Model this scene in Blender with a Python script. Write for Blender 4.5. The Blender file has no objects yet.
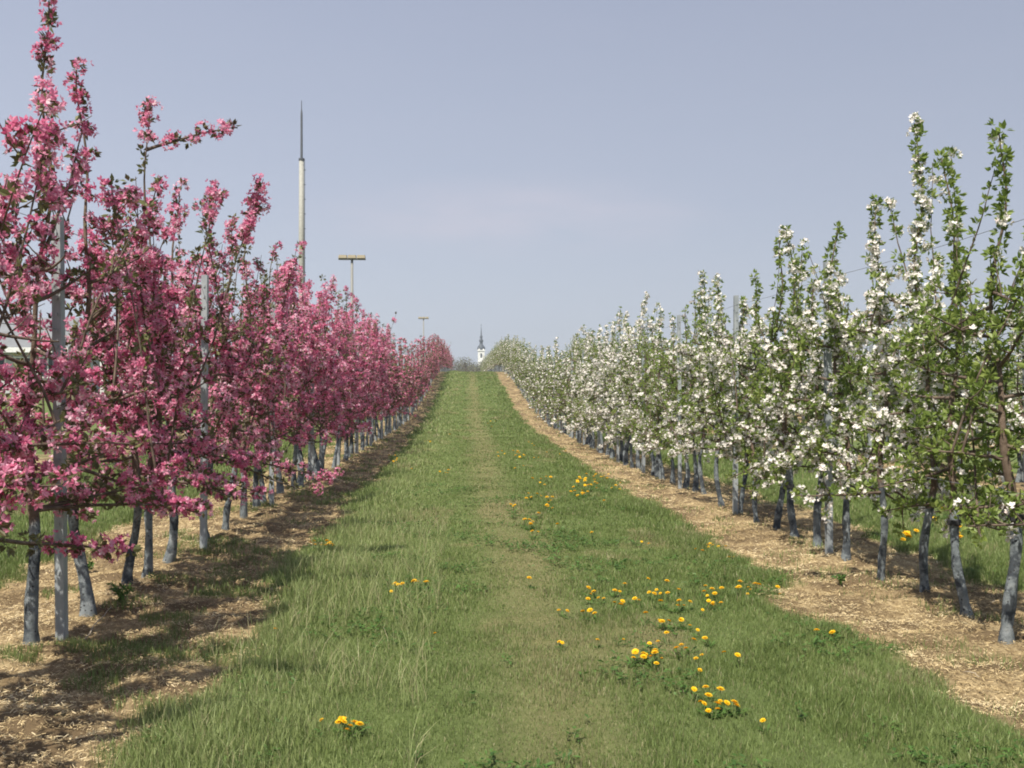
import bpy, math, random
import numpy as np
R = math.radians
C = bpy.context.scene.collection
scene = bpy.context.scene

# ------------------------------------------------------------------ camera
EYE = 1.6
YAW = R(-2.58)
cam_d = bpy.data.cameras.new('camera')
cam = bpy.data.objects.new('camera', cam_d); C.objects.link(cam)
cam.location = (0, 0, EYE)
cam.rotation_euler = (R(90.06), 0, YAW)
cam_d.sensor_width = 36.0
cam_d.lens = 36.0 * 1000 / 1024
cam_d.clip_start = 0.05
cam_d.clip_end = 6000
scene.camera = cam

# ------------------------------------------------------------------ world
SUN_EL, SUN_AZ = 58.0, 211.0       # compass style: 0 = +Y, 90 = +X
w = bpy.data.worlds.new('World'); scene.world = w; w.use_nodes = True
nt = w.node_tree; nt.nodes.clear()
wout = nt.nodes.new('ShaderNodeOutputWorld')
bg = nt.nodes.new('ShaderNodeBackground')
sky = nt.nodes.new('ShaderNodeTexSky'); sky.sky_type = 'NISHITA'; sky.sun_disc = False
sky.sun_elevation = R(SUN_EL); sky.sun_rotation = R(SUN_AZ)
sky.altitude = 200; sky.air_density = 1.0; sky.dust_density = 3.0; sky.ozone_density = 2.0
# thin hazy veil over the blue: pale lilac grey aloft, paler at the horizon, one faint warm cloud band
tc = nt.nodes.new('ShaderNodeTexCoord')
sep = nt.nodes.new('ShaderNodeSeparateXYZ'); nt.links.new(tc.outputs['Generated'], sep.inputs[0])
rmp = nt.nodes.new('ShaderNodeValToRGB'); nt.links.new(sep.outputs['Z'], rmp.inputs[0])
SKYC = [(0.0, (3.95, 4.40, 4.85)), (0.07, (3.75, 4.12, 4.75)), (0.18, (3.30, 3.62, 4.42)), (0.36, (2.72, 3.02, 3.90)), (1.0, (2.3, 2.7, 3.9))]
e = rmp.color_ramp.elements
for i, (p, c) in enumerate(SKYC):
    el = e[i] if i < 2 else e.new(p)
    el.position = p; el.color = (c[0]/10, c[1]/10, c[2]/10, 1)
sc10 = nt.nodes.new('ShaderNodeVectorMath'); sc10.operation = 'SCALE'; sc10.inputs['Scale'].default_value = 10.1
nt.links.new(rmp.outputs[0], sc10.inputs[0])
mp = nt.nodes.new('ShaderNodeMapping'); mp.inputs['Scale'].default_value = (3.2, 3.2, 14.0)
nt.links.new(tc.outputs['Generated'], mp.inputs[0])
cn = nt.nodes.new('ShaderNodeTexNoise'); cn.inputs['Scale'].default_value = 2.2; cn.inputs['Detail'].default_value = 4
nt.links.new(mp.outputs[0], cn.inputs[0])
cr = nt.nodes.new('ShaderNodeMapRange'); cr.inputs[1].default_value = .30; cr.inputs[2].default_value = .62
cr.inputs[3].default_value = 0; cr.inputs[4].default_value = .7
nt.links.new(cn.outputs[0], cr.inputs[0])
# the streaks keep to a low band of the sky, a little above the horizon
bm_ = nt.nodes.new('ShaderNodeMapping'); bm_.vector_type = 'POINT'
bm_.inputs['Scale'].default_value = (1/.26, 0, 1/.050); bm_.inputs['Location'].default_value = (-.05/.26, 0, -.166/.050)
nt.links.new(tc.outputs['Generated'], bm_.inputs[0])
bl_ = nt.nodes.new('ShaderNodeVectorMath'); bl_.operation = 'LENGTH'; nt.links.new(bm_.outputs[0], bl_.inputs[0])
bnd = nt.nodes.new('ShaderNodeMapRange'); bnd.interpolation_type = 'SMOOTHSTEP'
bnd.inputs[1].default_value = 1; bnd.inputs[2].default_value = 0; bnd.inputs[3].default_value = .04; bnd.inputs[4].default_value = 1
nt.links.new(bl_.outputs['Value'], bnd.inputs[0])
cb = nt.nodes.new('ShaderNodeMath'); cb.operation = 'MULTIPLY'
nt.links.new(cr.outputs[0], cb.inputs[0]); nt.links.new(bnd.outputs[0], cb.inputs[1])
cm = nt.nodes.new('ShaderNodeMixRGB'); cm.inputs[2].default_value = (4.35, 4.15, 4.7, 1)
nt.links.new(cb.outputs[0], cm.inputs[0]); nt.links.new(sc10.outputs[0], cm.inputs[1])
# the veil is a little brighter on the sun's side of the sky than away from it
sx = nt.nodes.new('ShaderNodeMapRange'); sx.inputs[1].default_value = -.5; sx.inputs[2].default_value = .5
sx.inputs[3].default_value = 1.06; sx.inputs[4].default_value = .90
nt.links.new(sep.outputs['X'], sx.inputs[0])
sxs = nt.nodes.new('ShaderNodeVectorMath'); sxs.operation = 'SCALE'
nt.links.new(sc10.outputs[0], sxs.inputs[0]); nt.links.new(sx.outputs[0], sxs.inputs['Scale'])
nt.links.new(sxs.outputs[0], cm.inputs[1])
mx = nt.nodes.new('ShaderNodeMixRGB'); mx.inputs[0].default_value = .9
nt.links.new(sky.outputs[0], mx.inputs[1]); nt.links.new(cm.outputs[0], mx.inputs[2])
nt.links.new(mx.outputs[0], bg.inputs[0]); bg.inputs[1].default_value = 0.1
nt.links.new(bg.outputs[0], wout.inputs[0])

sd = bpy.data.lights.new('sun', 'SUN'); sd.energy = 4.8; sd.angle = R(0.6); sd.color = (1.0, .93, .82)
sun = bpy.data.objects.new('sun', sd); C.objects.link(sun)
from mathutils import Vector
sdir = Vector((math.sin(R(SUN_AZ))*math.cos(R(SUN_EL)), math.cos(R(SUN_AZ))*math.cos(R(SUN_EL)), math.sin(R(SUN_EL))))
sun.rotation_euler = sdir.to_track_quat('Z', 'Y').to_euler(); sun.location = (-30, -10, 60)

vs = scene.view_settings
vs.view_transform = 'Standard'; vs.look = 'None'; vs.exposure = 0.6; vs.gamma = 1.0; vs.use_curve_mapping = False
scene.cycles.max_bounces = 6; scene.cycles.diffuse_bounces = 4; scene.cycles.transmission_bounces = 5
scene.cycles.volume_bounces = 0
scene.cycles.use_denoising = True
scene.cycles.filter_width = 1.9

# ------------------------------------------------------------------ helpers
def hsh(ix, iy, seed):
    n = (ix.astype(np.int64)*374761393 + iy.astype(np.int64)*668265263 + seed*1442695041) & 0x7fffffff
    n = ((n ^ (n >> 13))*1274126177) & 0x7fffffff
    return ((n ^ (n >> 16)) & 0xffff)/65535.0
def vnoise(x, y, seed=0):
    x = np.asarray(x, float); y = np.asarray(y, float)
    ix = np.floor(x); iy = np.floor(y); fx = x-ix; fy = y-iy
    fx = fx*fx*(3-2*fx); fy = fy*fy*(3-2*fy)
    a = hsh(ix, iy, seed); b = hsh(ix+1, iy, seed); c = hsh(ix, iy+1, seed); d = hsh(ix+1, iy+1, seed)
    return (a*(1-fx)+b*fx)*(1-fy)+(c*(1-fx)+d*fx)*fy
def fbm(x, y, seed=0, o=3):
    s = 0; a = .5
    for i in range(o):
        s = s + a*vnoise(x*2**i, y*2**i, seed+i); a *= .5
    return s/(1-.5**o)
def sstep(a, b, x):
    t = np.clip((x-a)/(b-a), 0, 1); return t*t*(3-2*t)

# terrain profile along the rows
_py = np.arange(-60, 1300, .5)
_pz = np.interp(_py, [-60, 14, 26, 42, 53, 64, 76, 84, 92, 120, 155, 200, 260, 400, 700, 1300],
                     [0, 0, -.07, -.02, .42, 1.1, 1.95, 2.45, 2.78, 3.18, 3.5, 3.45, 2.9, -4, -16, -18])
_k = np.hanning(25); _k /= _k.sum()
_pz = np.convolve(np.pad(_pz, 12, mode='edge'), _k, mode='valid')
def ground(x, y):
    x = np.asarray(x, float); y = np.asarray(y, float)
    z = np.interp(y, _py, _pz)
    z = z-(.09+.07*sstep(12, 24, y))*sstep(1.5, 3.6, x)*(1-sstep(45, 70, y))
    near = 1-sstep(60, 140, np.hypot(x, y))
    z = z + near*((fbm(x*1.1, y*1.1, 5)-.5)*.07 + (vnoise(x*5, y*5, 9)-.5)*.018)
    # a shallow hump of straw under each row
    for rx in ROWS: z = z + near*.05*np.exp(-((x-rx)/.5)**2)
    return z
XL, XR, XR2, XR3, XL2 = -2.62, 3.52, 9.7, 15.9, -8.8
ROWS = [XL, XR, XR2, XR3, XL2]
EL = (-1.42, -3.75)     # straw strip of the left row
ER = (2.52, 4.55)
def mulch(x, y):
    """1 on the straw strips, 0 on grass"""
    x = np.asarray(x, float); y = np.asarray(y, float)
    j = (fbm(x*1.3, y*1.3, 21)-.5)*.75 + (fbm(x*6, y*6, 31)-.5)*.25
    m = np.zeros_like(x+y)
    for a, b in ((EL[1], EL[0]), (ER[0], ER[1]), (XR2-1, XR2+1), (XR3-1, XR3+1), (XL2-1, XL2+1)):
        if a == EL[1]: b = b-.12*sstep(6, 12, y)-.33*sstep(18, 45, y)
        dd = np.minimum(x-a, b-x) + j
        m = np.maximum(m, sstep(-.12, .12, dd))
    return m

def hit(px, py, h=0.0):
    """where the sight line of a photo pixel meets the ground (raised by h)"""
    u = (px-512)/1000.; v = -(py-385)/1000.
    th = -YAW
    dx = math.sin(th)+u*math.cos(th); dy = math.cos(th)-u*math.sin(th)
    t = 2.0
    while t < 400:
        if EYE+v*t < float(ground(dx*t, dy*t))+h: break
        t += .02 if t < 30 else .1
    return dx*t, dy*t
def on_row(px, rowx):
    a = math.atan((px-512)/1000.) - YAW
    return rowx/math.tan(a)

# ------------------------------------------------------------------ materials
def mat(name, rough=.7, spec=.3):
    m = bpy.data.materials.new(name); m.use_nodes = True
    b = m.node_tree.nodes['Principled BSDF']
    b.inputs['Roughness'].default_value = rough
    b.inputs['Specular IOR Level'].default_value = spec
    return m, m.node_tree, b
def ramp(t, stops, fac=None, interp='LINEAR'):
    r = t.nodes.new('ShaderNodeValToRGB'); r.color_ramp.interpolation = interp
    els = r.color_ramp.elements
    for i, (p, c) in enumerate(stops):
        el = els[i] if i < 2 else els.new(p)
        el.position = p; el.color = (*c, 1)
    if fac is not None: t.links.new(fac, r.inputs[0])
    return r.outputs[0]
def noise(t, scale, detail=3, vec=None, rough=.5, dim='3D'):
    n = t.nodes.new('ShaderNodeTexNoise'); n.inputs['Scale'].default_value = scale
    n.inputs['Detail'].default_value = detail; n.inputs['Roughness'].default_value = rough
    if vec is not None: t.links.new(vec, n.inputs['Vector'])
    return n.outputs[0]
def attr(t, name):
    a = t.nodes.new('ShaderNodeAttribute'); a.attribute_name = name; return a.outputs['Fac']
def coord(t, which='Object', scale=None):
    c = t.nodes.new('ShaderNodeTexCoord')
    if scale is None: return c.outputs[which]
    m = t.nodes.new('ShaderNodeMapping'); m.inputs['Scale'].default_value = scale
    t.links.new(c.outputs[which], m.inputs[0]); return m.outputs[0]
def mixc(t, f, a, b, mode='MIX'):
    m = t.nodes.new('ShaderNodeMixRGB'); m.blend_type = mode
    for i, v in ((0, f), (1, a), (2, b)):
        if isinstance(v, (int, float)): m.inputs[i].default_value = v
        elif isinstance(v, tuple): m.inputs[i].default_value = (*v, 1)
        else: t.links.new(v, m.inputs[i])
    return m.outputs[0]
def bump(t, b, h, strength, dist):
    n = t.nodes.new('ShaderNodeBump'); n.inputs['Strength'].default_value = strength; n.inputs['Distance'].default_value = dist
    t.links.new(h, n.inputs['Height']); t.links.new(n.outputs[0], b.inputs['Normal'])
def leafy(name, stops, trans=.35, rough=.55, spec=.3, second=None):
    """thin leaf or petal: colour varies from piece to piece, part of the light passes through"""
    m, t, b = mat(name, rough, spec)
    c = ramp(t, stops, attr(t, 'v'))
    if second: c = mixc(t, attr(t, 'dry'), c, ramp(t, second, attr(t, 'v')))
    t.links.new(c, b.inputs['Base Color'])
    tr = t.nodes.new('ShaderNodeBsdfTranslucent'); t.links.new(c, tr.inputs[0])
    ms = t.nodes.new('ShaderNodeMixShader'); ms.inputs[0].default_value = trans
    t.links.new(b.outputs[0], ms.inputs[1]); t.links.new(tr.outputs[0], ms.inputs[2])
    t.links.new(ms.outputs[0], t.nodes['Material Output'].inputs[0])
    return m
M = {}
M['pink'] = leafy('pink_petals', [(0, (.39, .04, .135)), (.33, (.69, .17, .32)), (.66, (.84, .38, .53)), (1, (.95, .82, .86))], .52)
M['white'] = leafy('white_petals', [(0, (.78, .62, .60)), (.25, (.82, .77, .72)), (1, (.88, .86, .82))], .3)
M['green'] = leafy('apple_leaves', [(0, (.10, .155, .033)), (.5, (.20, .275, .06)), (1, (.33, .39, .11))], .45, .45, .35)
M['bronze'] = leafy('bronze_leaves', [(0, (.075, .052, .032)), (.5, (.14, .14, .06)), (1, (.21, .24, .09))], .3, .45, .35)
M['grass'] = leafy('grass_blades', [(0, (.098, .145, .040)), (.5, (.19, .248, .080)), (1, (.34, .395, .17))], .3, .5, .3,
                   second=[(0, (.26, .24, .13)), (1, (.45, .40, .24))])
M['straw'] = leafy('straw_bits', [(0, (.15, .10, .05)), (.3, (.38, .285, .145)), (.7, (.57, .45, .25)), (1, (.72, .61, .39))], .1, .8, .15)
M['weed'] = leafy('weed_leaves', [(0, (.045, .10, .02)), (1, (.10, .19, .04))], .3, .5, .3)
M['yellow'] = leafy('dandelion_petals', [(0, (.78, .42, .006)), (.5, (.88, .56, .01)), (1, (.93, .66, .02))], .2)
M['seed'] = leafy('grey_twigs', [(0, (.10, .09, .075)), (.6, (.17, .165, .11)), (1, (.20, .23, .12))], .2)

# grass and straw ground sheet
m, t, b = mat('orchard_ground', .95, .1)
o = coord(t)
g1 = ramp(t, [(.3, (.075, .10, .034)), (.55, (.125, .165, .055)), (.75, (.18, .215, .085))], noise(t, 9, 6, coord(t, 'Object', (1, .35, 1)), .7))
g2 = ramp(t, [(.3, (.14, .13, .055)), (.7, (.25, .225, .11))], noise(t, 25, 5, o, .7))
gc = mixc(t, attr(t, 'dry'), g1, g2)
s1 = ramp(t, [(.30, (.13, .09, .048)), (.48, (.32, .24, .13)), (.62, (.48, .375, .21)), (.8, (.58, .47, .29))], noise(t, 22, 7, coord(t, 'Object', (1, .5, 1)), .75))
s2 = mixc(t, ramp(t, [(.42, (0, 0, 0)), (.62, (1, 1, 1))], noise(t, 2.3, 4, o)), (.16, .115, .065), s1)
base = mixc(t, attr(t, 'mulch'), gc, s2)
t.links.new(base, b.inputs['Base Color'])
bump(t, b, noise(t, 40, 6, o, .8), .9, .02)
M['ground'] = m

# trunk: peeling blue-grey lime wash below, brown bark above
m, t, b = mat('limewashed_bark', .85, .2)
o = coord(t)
ob = t.nodes.new('ShaderNodeObjectInfo')
addv = t.nodes.new('ShaderNodeVectorMath'); addv.operation = 'ADD'
sv = t.nodes.new('ShaderNodeVectorMath'); sv.operation = 'SCALE'; sv.inputs['Scale'].default_value = 40
cx = t.nodes.new('ShaderNodeCombineXYZ'); t.links.new(ob.outputs['Random'], cx.inputs[0]); t.links.new(ob.outputs['Random'], cx.inputs[2])
t.links.new(cx.outputs[0], sv.inputs[0]); t.links.new(o, addv.inputs[0]); t.links.new(sv.outputs[0], addv.inputs[1])
ov = addv.outputs[0]
wash = ramp(t, [(.25, (.085, .10, .108)), (.5, (.18, .205, .215)), (.75, (.33, .355, .36))], noise(t, 9, 5, ov, .7))
peel = ramp(t, [(.49, (0, 0, 0)), (.57, (1, 1, 1))], noise(t, 6.5, 5, ov, .65))
washed = mixc(t, peel, wash, (.06, .07, .08))
vor = t.nodes.new('ShaderNodeTexVoronoi'); vor.inputs['Scale'].default_value = 26; t.links.new(ov, vor.inputs['Vector'])
dots = ramp(t, [(.12, (1, 1, 1)), (.2, (0, 0, 0))], vor.outputs[0])
washed = mixc(t, dots, washed, (.04, .04, .042))
bark = ramp(t, [(.3, (.10, .070, .05)), (.7, (.22, .165, .125))], noise(t, 14, 5, ov, .7))
sp = t.nodes.new('ShaderNodeSeparateXYZ'); t.links.new(o, sp.inputs[0])
ad = t.nodes.new('ShaderNodeMath'); ad.operation = 'MULTIPLY_ADD'; ad.inputs[1].default_value = .35
t.links.new(noise(t, 5, 3, ov), ad.inputs[0]); t.links.new(sp.outputs['Z'], ad.inputs[2])
hf = ramp(t, [(.92, (0, 0, 0)), (.98, (1, 1, 1))], ad.outputs[0])
t.links.new(mixc(t, hf, washed, bark), b.inputs['Base Color'])
bump(t, b, noise(t, 30, 6, ov, .8), 1.0, .014)
M['trunk'] = m
m, t, b = mat('brown_bark', .85, .2)
t.links.new(ramp(t, [(.3, (.075, .055, .042)), (.7, (.17, .13, .10))], noise(t, 20, 4, coord(t))), b.inputs['Base Color'])
M['bark'] = m
m, t, b = mat('galvanised_steel', .55, .4); b.inputs['Metallic'].default_value = .25
t.links.new(ramp(t, [(.3, (.27, .30, .315)), (.7, (.40, .43, .44))], noise(t, 18, 4, coord(t, 'Object', (1, 1, .25)))), b.inputs['Base Color'])
M['steel'] = m
def plain(name, c, rough=.7, c2=None, sc=8):
    m, t, b = mat(name, rough, .3)
    c2 = c2 or tuple(x*.78 for x in c)
    t.links.new(ramp(t, [(.3, c2), (.7, c)], noise(t, sc, 4, coord(t))), b.inputs['Base Color'])
    M[name] = m; return m
plain('wire_steel', (.22, .23, .25), .5)
plain('mast_paint', (.37, .37, .33), .6)
plain('mast_dark', (.12, .13, .15), .5)
plain('lamp_housing', (.30, .26, .17), .6)
plain('lamp_pole_paint', (.24, .24, .22), .5)
plain('white_render', (.88, .88, .86), .8, sc=.6)
plain('house_render', (.56, .58, .58), .8, sc=.8)
plain('white_trim', (.80, .80, .78), .5)
plain('roof_grey', (.20, .21, .22), .8, sc=2)
plain('dark_slate', (.07, .085, .10), .6, sc=.5)
plain('window_glass', (.05, .065, .075), .15)
plain('door_brown', (.12, .07, .04), .6)
plain('stem_green', (.14, .19, .06), .6)
plain('rubber', (.03, .03, .032), .7)
plain('pale_wood', (.42, .36, .27), .8)

# ------------------------------------------------------------------ mesh from numpy
def mesh_np(name, V, Q, mats, attrs=None, mi=None, smooth=False):
    me = bpy.data.meshes.new(name)
    V = np.asarray(V, np.float32); Q = np.asarray(Q, np.int32)
    n, k = Q.shape
    me.vertices.add(len(V)); me.vertices.foreach_set('co', V.ravel())
    me.loops.add(n*k); me.loops.foreach_set('vertex_index', Q.ravel())
    me.polygons.add(n); me.polygons.foreach_set('loop_start', np.arange(n, dtype=np.int32)*k)
    try: me.polygons.foreach_set('loop_total', np.full(n, k, np.int32))
    except Exception: pass
    for mm in mats: me.materials.append(mm)
    if mi is not None: me.polygons.foreach_set('material_index', np.asarray(mi, np.int32))
    me.polygons.foreach_set('use_smooth', np.full(n, smooth, bool))
    for an, av in (attrs or {}).items():
        a = me.attributes.new(an, 'FLOAT', 'POINT'); a.data.foreach_set('value', np.asarray(av, np.float32))
    me.update(calc_edges=True)
    return me
def obj(name, me, parent=None, loc=None, rotz=0):
    o = bpy.data.objects.new(name, me); C.objects.link(o)
    if parent: o.parent = parent
    if loc is not None: o.location = loc
    if rotz: o.rotation_euler.z = rotz
    return o
def tag(o, label=None, cat=None, group=None, kind=None):
    if label: o['label'] = label
    if cat: o['category'] = cat
    if group: o['group'] = group
    if kind: o['kind'] = kind
    return o
def thing(name, label, cat, loc, rotz=0, group=None):
    o = obj(name, None, None, loc, rotz); o.empty_display_size = .1
    return tag(o, label, cat, group)

def unit(a): return a/np.maximum(np.linalg.norm(a, axis=-1, keepdims=True), 1e-9)
class Geo:
    def __init__(s): s.V = []; s.Q = []; s.A = []; s.D = []; s.M = []; s.n = 0
    def add(s, V, Q, v=None, dry=None, mi=0):
        V = np.asarray(V, float).reshape(-1, 3); Q = np.asarray(Q, int).reshape(-1, 4)
        s.V.append(V); s.Q.append(Q+s.n); s.n += len(V)
        s.A.append(np.full(len(V), .5) if v is None else np.asarray(v, float))
        s.D.append(np.zeros(len(V)) if dry is None else np.asarray(dry, float))
        s.M.append(np.full(len(Q), mi))
    def tube(s, P, r, n=6, mi=0, cap=False):
        P = np.asarray(P, float); r = np.broadcast_to(np.asarray(r, float), (len(P),))
        T = np.gradient(P, axis=0); T = unit(T)
        ref = np.array([0, 0, 1.]) if abs(T[:, 2]).mean() < .8 else np.array([1., 0, 0])
        U = unit(np.cross(T, ref)); W = np.cross(T, U)
        a = np.arange(n)*2*np.pi/n
        V = P[:, None]+r[:, None, None]*(np.cos(a)[None, :, None]*U[:, None]+np.sin(a)[None, :, None]*W[:, None])
        i = np.arange(len(P)-1)[:, None]*n; j = np.arange(n)[None]; k = (j+1) % n
        Q = np.stack([i+j, i+k, i+n+k, i+n+j], -1).reshape(-1, 4)
        s.add(V, Q, mi=mi)
        if cap and n % 2 == 0:
            b0 = s.n-n
            for q in range(n//2-1):
                s.Q.append(np.array([[b0, b0+2*q+1, b0+2*q+2, b0+(2*q+3) % n if 2*q+3 < n else b0]][:1])); s.M.append(np.array([mi]))
    def box(s, lo, hi, mi=0):
        x0, y0, z0 = lo; x1, y1, z1 = hi
        V = [(x0,y0,z0),(x1,y0,z0),(x1,y1,z0),(x0,y1,z0),(x0,y0,z1),(x1,y0,z1),(x1,y1,z1),(x0,y1,z1)]
        s.add(V, [(0,3,2,1),(4,5,6,7),(0,1,5,4),(1,2,6,5),(2,3,7,6),(3,0,4,7)], mi=mi)
    def lathe(s, prof, n=12, cx=0, cy=0, mi=0):
        prof = np.asarray(prof, float); a = np.arange(n)*2*np.pi/n + np.pi/n
        V = np.stack([cx+prof[:, :1]*np.cos(a), cy+prof[:, :1]*np.sin(a), np.repeat(prof[:, 1:2], n, 1)], -1)
        i = np.arange(len(prof)-1)[:, None]*n; j = np.arange(n)[None]; k = (j+1) % n
        s.add(V, np.stack([i+j, i+k, i+n+k, i+n+j], -1).reshape(-1, 4), mi=mi)
    def kites(s, B, D, S, N, L, W, lift=0, mid=.55, v=None, mi=0):
        """many kite shaped petals/leaves: base B, direction D, side S, normal N"""
        L = np.broadcast_to(np.asarray(L, float), (len(B),))[:, None]; W = np.broadcast_to(np.asarray(W, float), (len(B),))[:, None]
        c = B+D*L*mid
        V = np.stack([B, c+S*W/2+N*L*lift, B+D*L, c-S*W/2+N*L*lift], 1)
        Q = np.arange(len(B)*4).reshape(-1, 4)
        s.add(V, Q, v=None if v is None else np.repeat(v, 4), mi=mi)
    def mesh(s, name, mats, smooth=False, attrs=True):
        at = {'v': np.concatenate(s.A)} if attrs else None
        if attrs and any(d.any() for d in s.D): at['dry'] = np.concatenate(s.D)
        return mesh_np(name, np.concatenate(s.V), np.concatenate(s.Q), mats, at, np.concatenate(s.M), smooth)

# ------------------------------------------------------------------ ground sheet
def build_ground():
    xs = np.unique(np.concatenate([np.arange(-5, 6, .06), np.arange(-30, 30, .5), np.linspace(-900, 900, 61)]).round(3))
    ys = [-60, -40, -20, -8, -3]; y = 0.
    while y < 1250: ys.append(y); y += max(.06, .06*(max(y, 6)/6)**1.15)
    ys = np.array(ys)
    X, Y = np.meshgrid(xs, ys)
    Z = ground(X, Y)
    mu = mulch(X, Y)*(np.abs(X) < 20)
    Z = Z + mu*(fbm(X*5, Y*8, 77)-.5)*.10
    V = np.stack([X, Y, Z], -1).reshape(-1, 3)
    ny, nx = X.shape
    i = np.arange(ny-1)[:, None]*nx; j = np.arange(nx-1)[None]
    Q = np.stack([i+j, i+j+1, i+nx+j+1, i+nx+j], -1).reshape(-1, 4)
    me = mesh_np('ground', V, Q, [M['ground']], {'mulch': mu.ravel(), 'dry': dryness(X, Y).ravel()}, smooth=True)
    tag(obj('ground', me), kind='structure')
def dryness(x, y):
    # faint pale band of short worn grass up the middle
    c = .42+.05*np.sin(y*.25)
    d = np.exp(-((x-c)/.33)**2)*(.45+.5*fbm(x*2, y*.7, 3))
    d = d+1.1*np.exp(-((x-.95)/.35)**2-((y-6.2)/.8)**2)*fbm(x*5, y*4, 12)+.8*np.exp(-((x-.7)/.3)**2-((y-9.5)/1.2)**2)*fbm(x*5, y*4, 14)
    return np.clip(d + .9*sstep(.62, .8, fbm(x*1.6, y*1.1, 91)), 0, 1)
build_ground()

# ------------------------------------------------------------------ grass blades
rng = np.random.default_rng(7)
def scatter(n, x0, x1, y0, y1, p=1.0):
    x = rng.uniform(x0, x1, n); y = y0+(y1-y0)*rng.uniform(0, 1, n)**p
    return x, y
def visible(x, y, mrg=.35):
    dep = y*math.cos(YAW)-x*math.sin(YAW); lat = x*math.cos(YAW)+y*math.sin(YAW)
    return (dep > 3.2) & (np.abs(lat) < dep*.512+mrg+.3)
def blades(x, y, h, wd, v, dry, lean=.45):
    n = len(x); z = ground(x, y)-.005
    a = rng.uniform(0, 2*np.pi, n); d = np.stack([np.cos(a), np.sin(a), np.zeros(n)], 1)
    f = rng.uniform(0, 2*np.pi, n); sd = np.stack([np.cos(f), np.sin(f), np.zeros(n)], 1)
    P0 = np.stack([x, y, z], 1); up = np.array([0, 0, 1.])
    ln = rng.uniform(.1, 1, n)[:, None]*lean*h[:, None]
    P1 = P0+up*(h*.55)[:, None]+d*ln*.35; P2 = P0+up*(h*rng.uniform(.8, 1, n))[:, None]+d*ln
    W = wd[:, None]
    V = np.stack([P0-sd*W*.5, P0+sd*W*.5, P1+sd*W*.42, P1-sd*W*.42, P2+sd*W*.08, P2-sd*W*.08], 1)
    q = np.array([[0, 1, 2, 3], [3, 2, 4, 5]])
    Q = (np.arange(n)[:, None, None]*6+q[None]).reshape(-1, 4)
    return V.reshape(-1, 3), Q, np.repeat(v, 6), np.repeat(dry, 6)
def grass_height(x, y):
    edge = np.exp(-((x+1.25)/.45)**2)*1.3 + np.exp(-((x-2.3)/.35)**2)*.6
    lump = fbm(x*2.2, y*2.2, 41)
    h = .026+.034*sstep(.4, .8, lump)+.05*edge*(.4+lump)
    h = h*(1-.35*np.exp(-((x-.42)/.5)**2))
    h = np.where((x < -3.5) | (x > 4.3), .05+.05*lump, h)
    return h
def build_grass():
    g = Geo()
    bands = [(3.9, 7, 9500, .0038, 1.0), (7, 11, 5200, .0055, 1.0), (11, 18, 2200, .009, 1.0), (18, 32, 800, .016, 1.1), (32, 60, 200, .035, 1.35), (60, 100, 80, .06, 1.5)]
    for y0, y1, dens, wd, hs in bands:
        for xa, xb, k in ((-4.2, 5.2, 1.), (5.2, 9.2, .4), (-9., -4.2, .4)):
            n = int((xb-xa)*(y1-y0)*dens*k)
            x, y = scatter(n, xa, xb, y0, y1)
            mu = mulch(x, y)
            tuft = sstep(.54, .66, fbm(x*2.6, y*2.6, 61))*(.42*(x < 0)+.18)
            keep = visible(x, y) & (rng.uniform(0, 1, n) > mu*(1-tuft)) & (rng.uniform(0, 1, n) < .35+1.1*fbm(x*3.5, y*3.5, 51))
            bare = np.exp(-((x-.95)/.35)**2-((y-6.2)/.8)**2)*fbm(x*5, y*4, 12)
            keep &= rng.uniform(0, 1, n) > bare*1.1
            x, y, mu = x[keep], y[keep], mu[keep]
            n = len(x)
            h = grass_height(x, y)*rng.uniform(.55, 1.35, n)*hs
            h = np.where(mu > .6, .05*rng.uniform(.5, 1.4, n), h)
            dp = dryness(x, y)
            dry = (rng.uniform(0, 1, n) < .07+.55*dp).astype(float)*rng.uniform(.5, 1, n)
            tall = np.exp(-((x+.95)/.7)**2)
            v = np.clip(.15+.45*fbm(x*1.2, y*.8, 71)+.30*rng.uniform(-1, 1, n)+.30*tall, 0, 1)
            g.add(*blades(x, y, h, np.full(n, wd)*rng.uniform(.7, 1.3, n), v, dry))
    # longer seeding stalks along the left edge and scattered pale dead ones
    n = 9000; x, y = scatter(n, -1.9, -.2, 3.9, 12, 1.2)
    k = (rng.uniform(0, 1, n) > mulch(x, y)) & (fbm(x*1.5, y*1.5, 81) > .45); x, y = x[k], y[k]; n = len(x)
    g.add(*blades(x, y, rng.uniform(.10, .24, n), np.full(n, .0035), rng.uniform(.5, 1, n), (rng.uniform(0, 1, n) < .3)*.8, .7))
    tag(obj('grass', g.mesh('grass', [M['grass']])), 'green meadow grass of the mown alleys between the tree rows', 'grass', kind='stuff')
build_grass()
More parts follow.
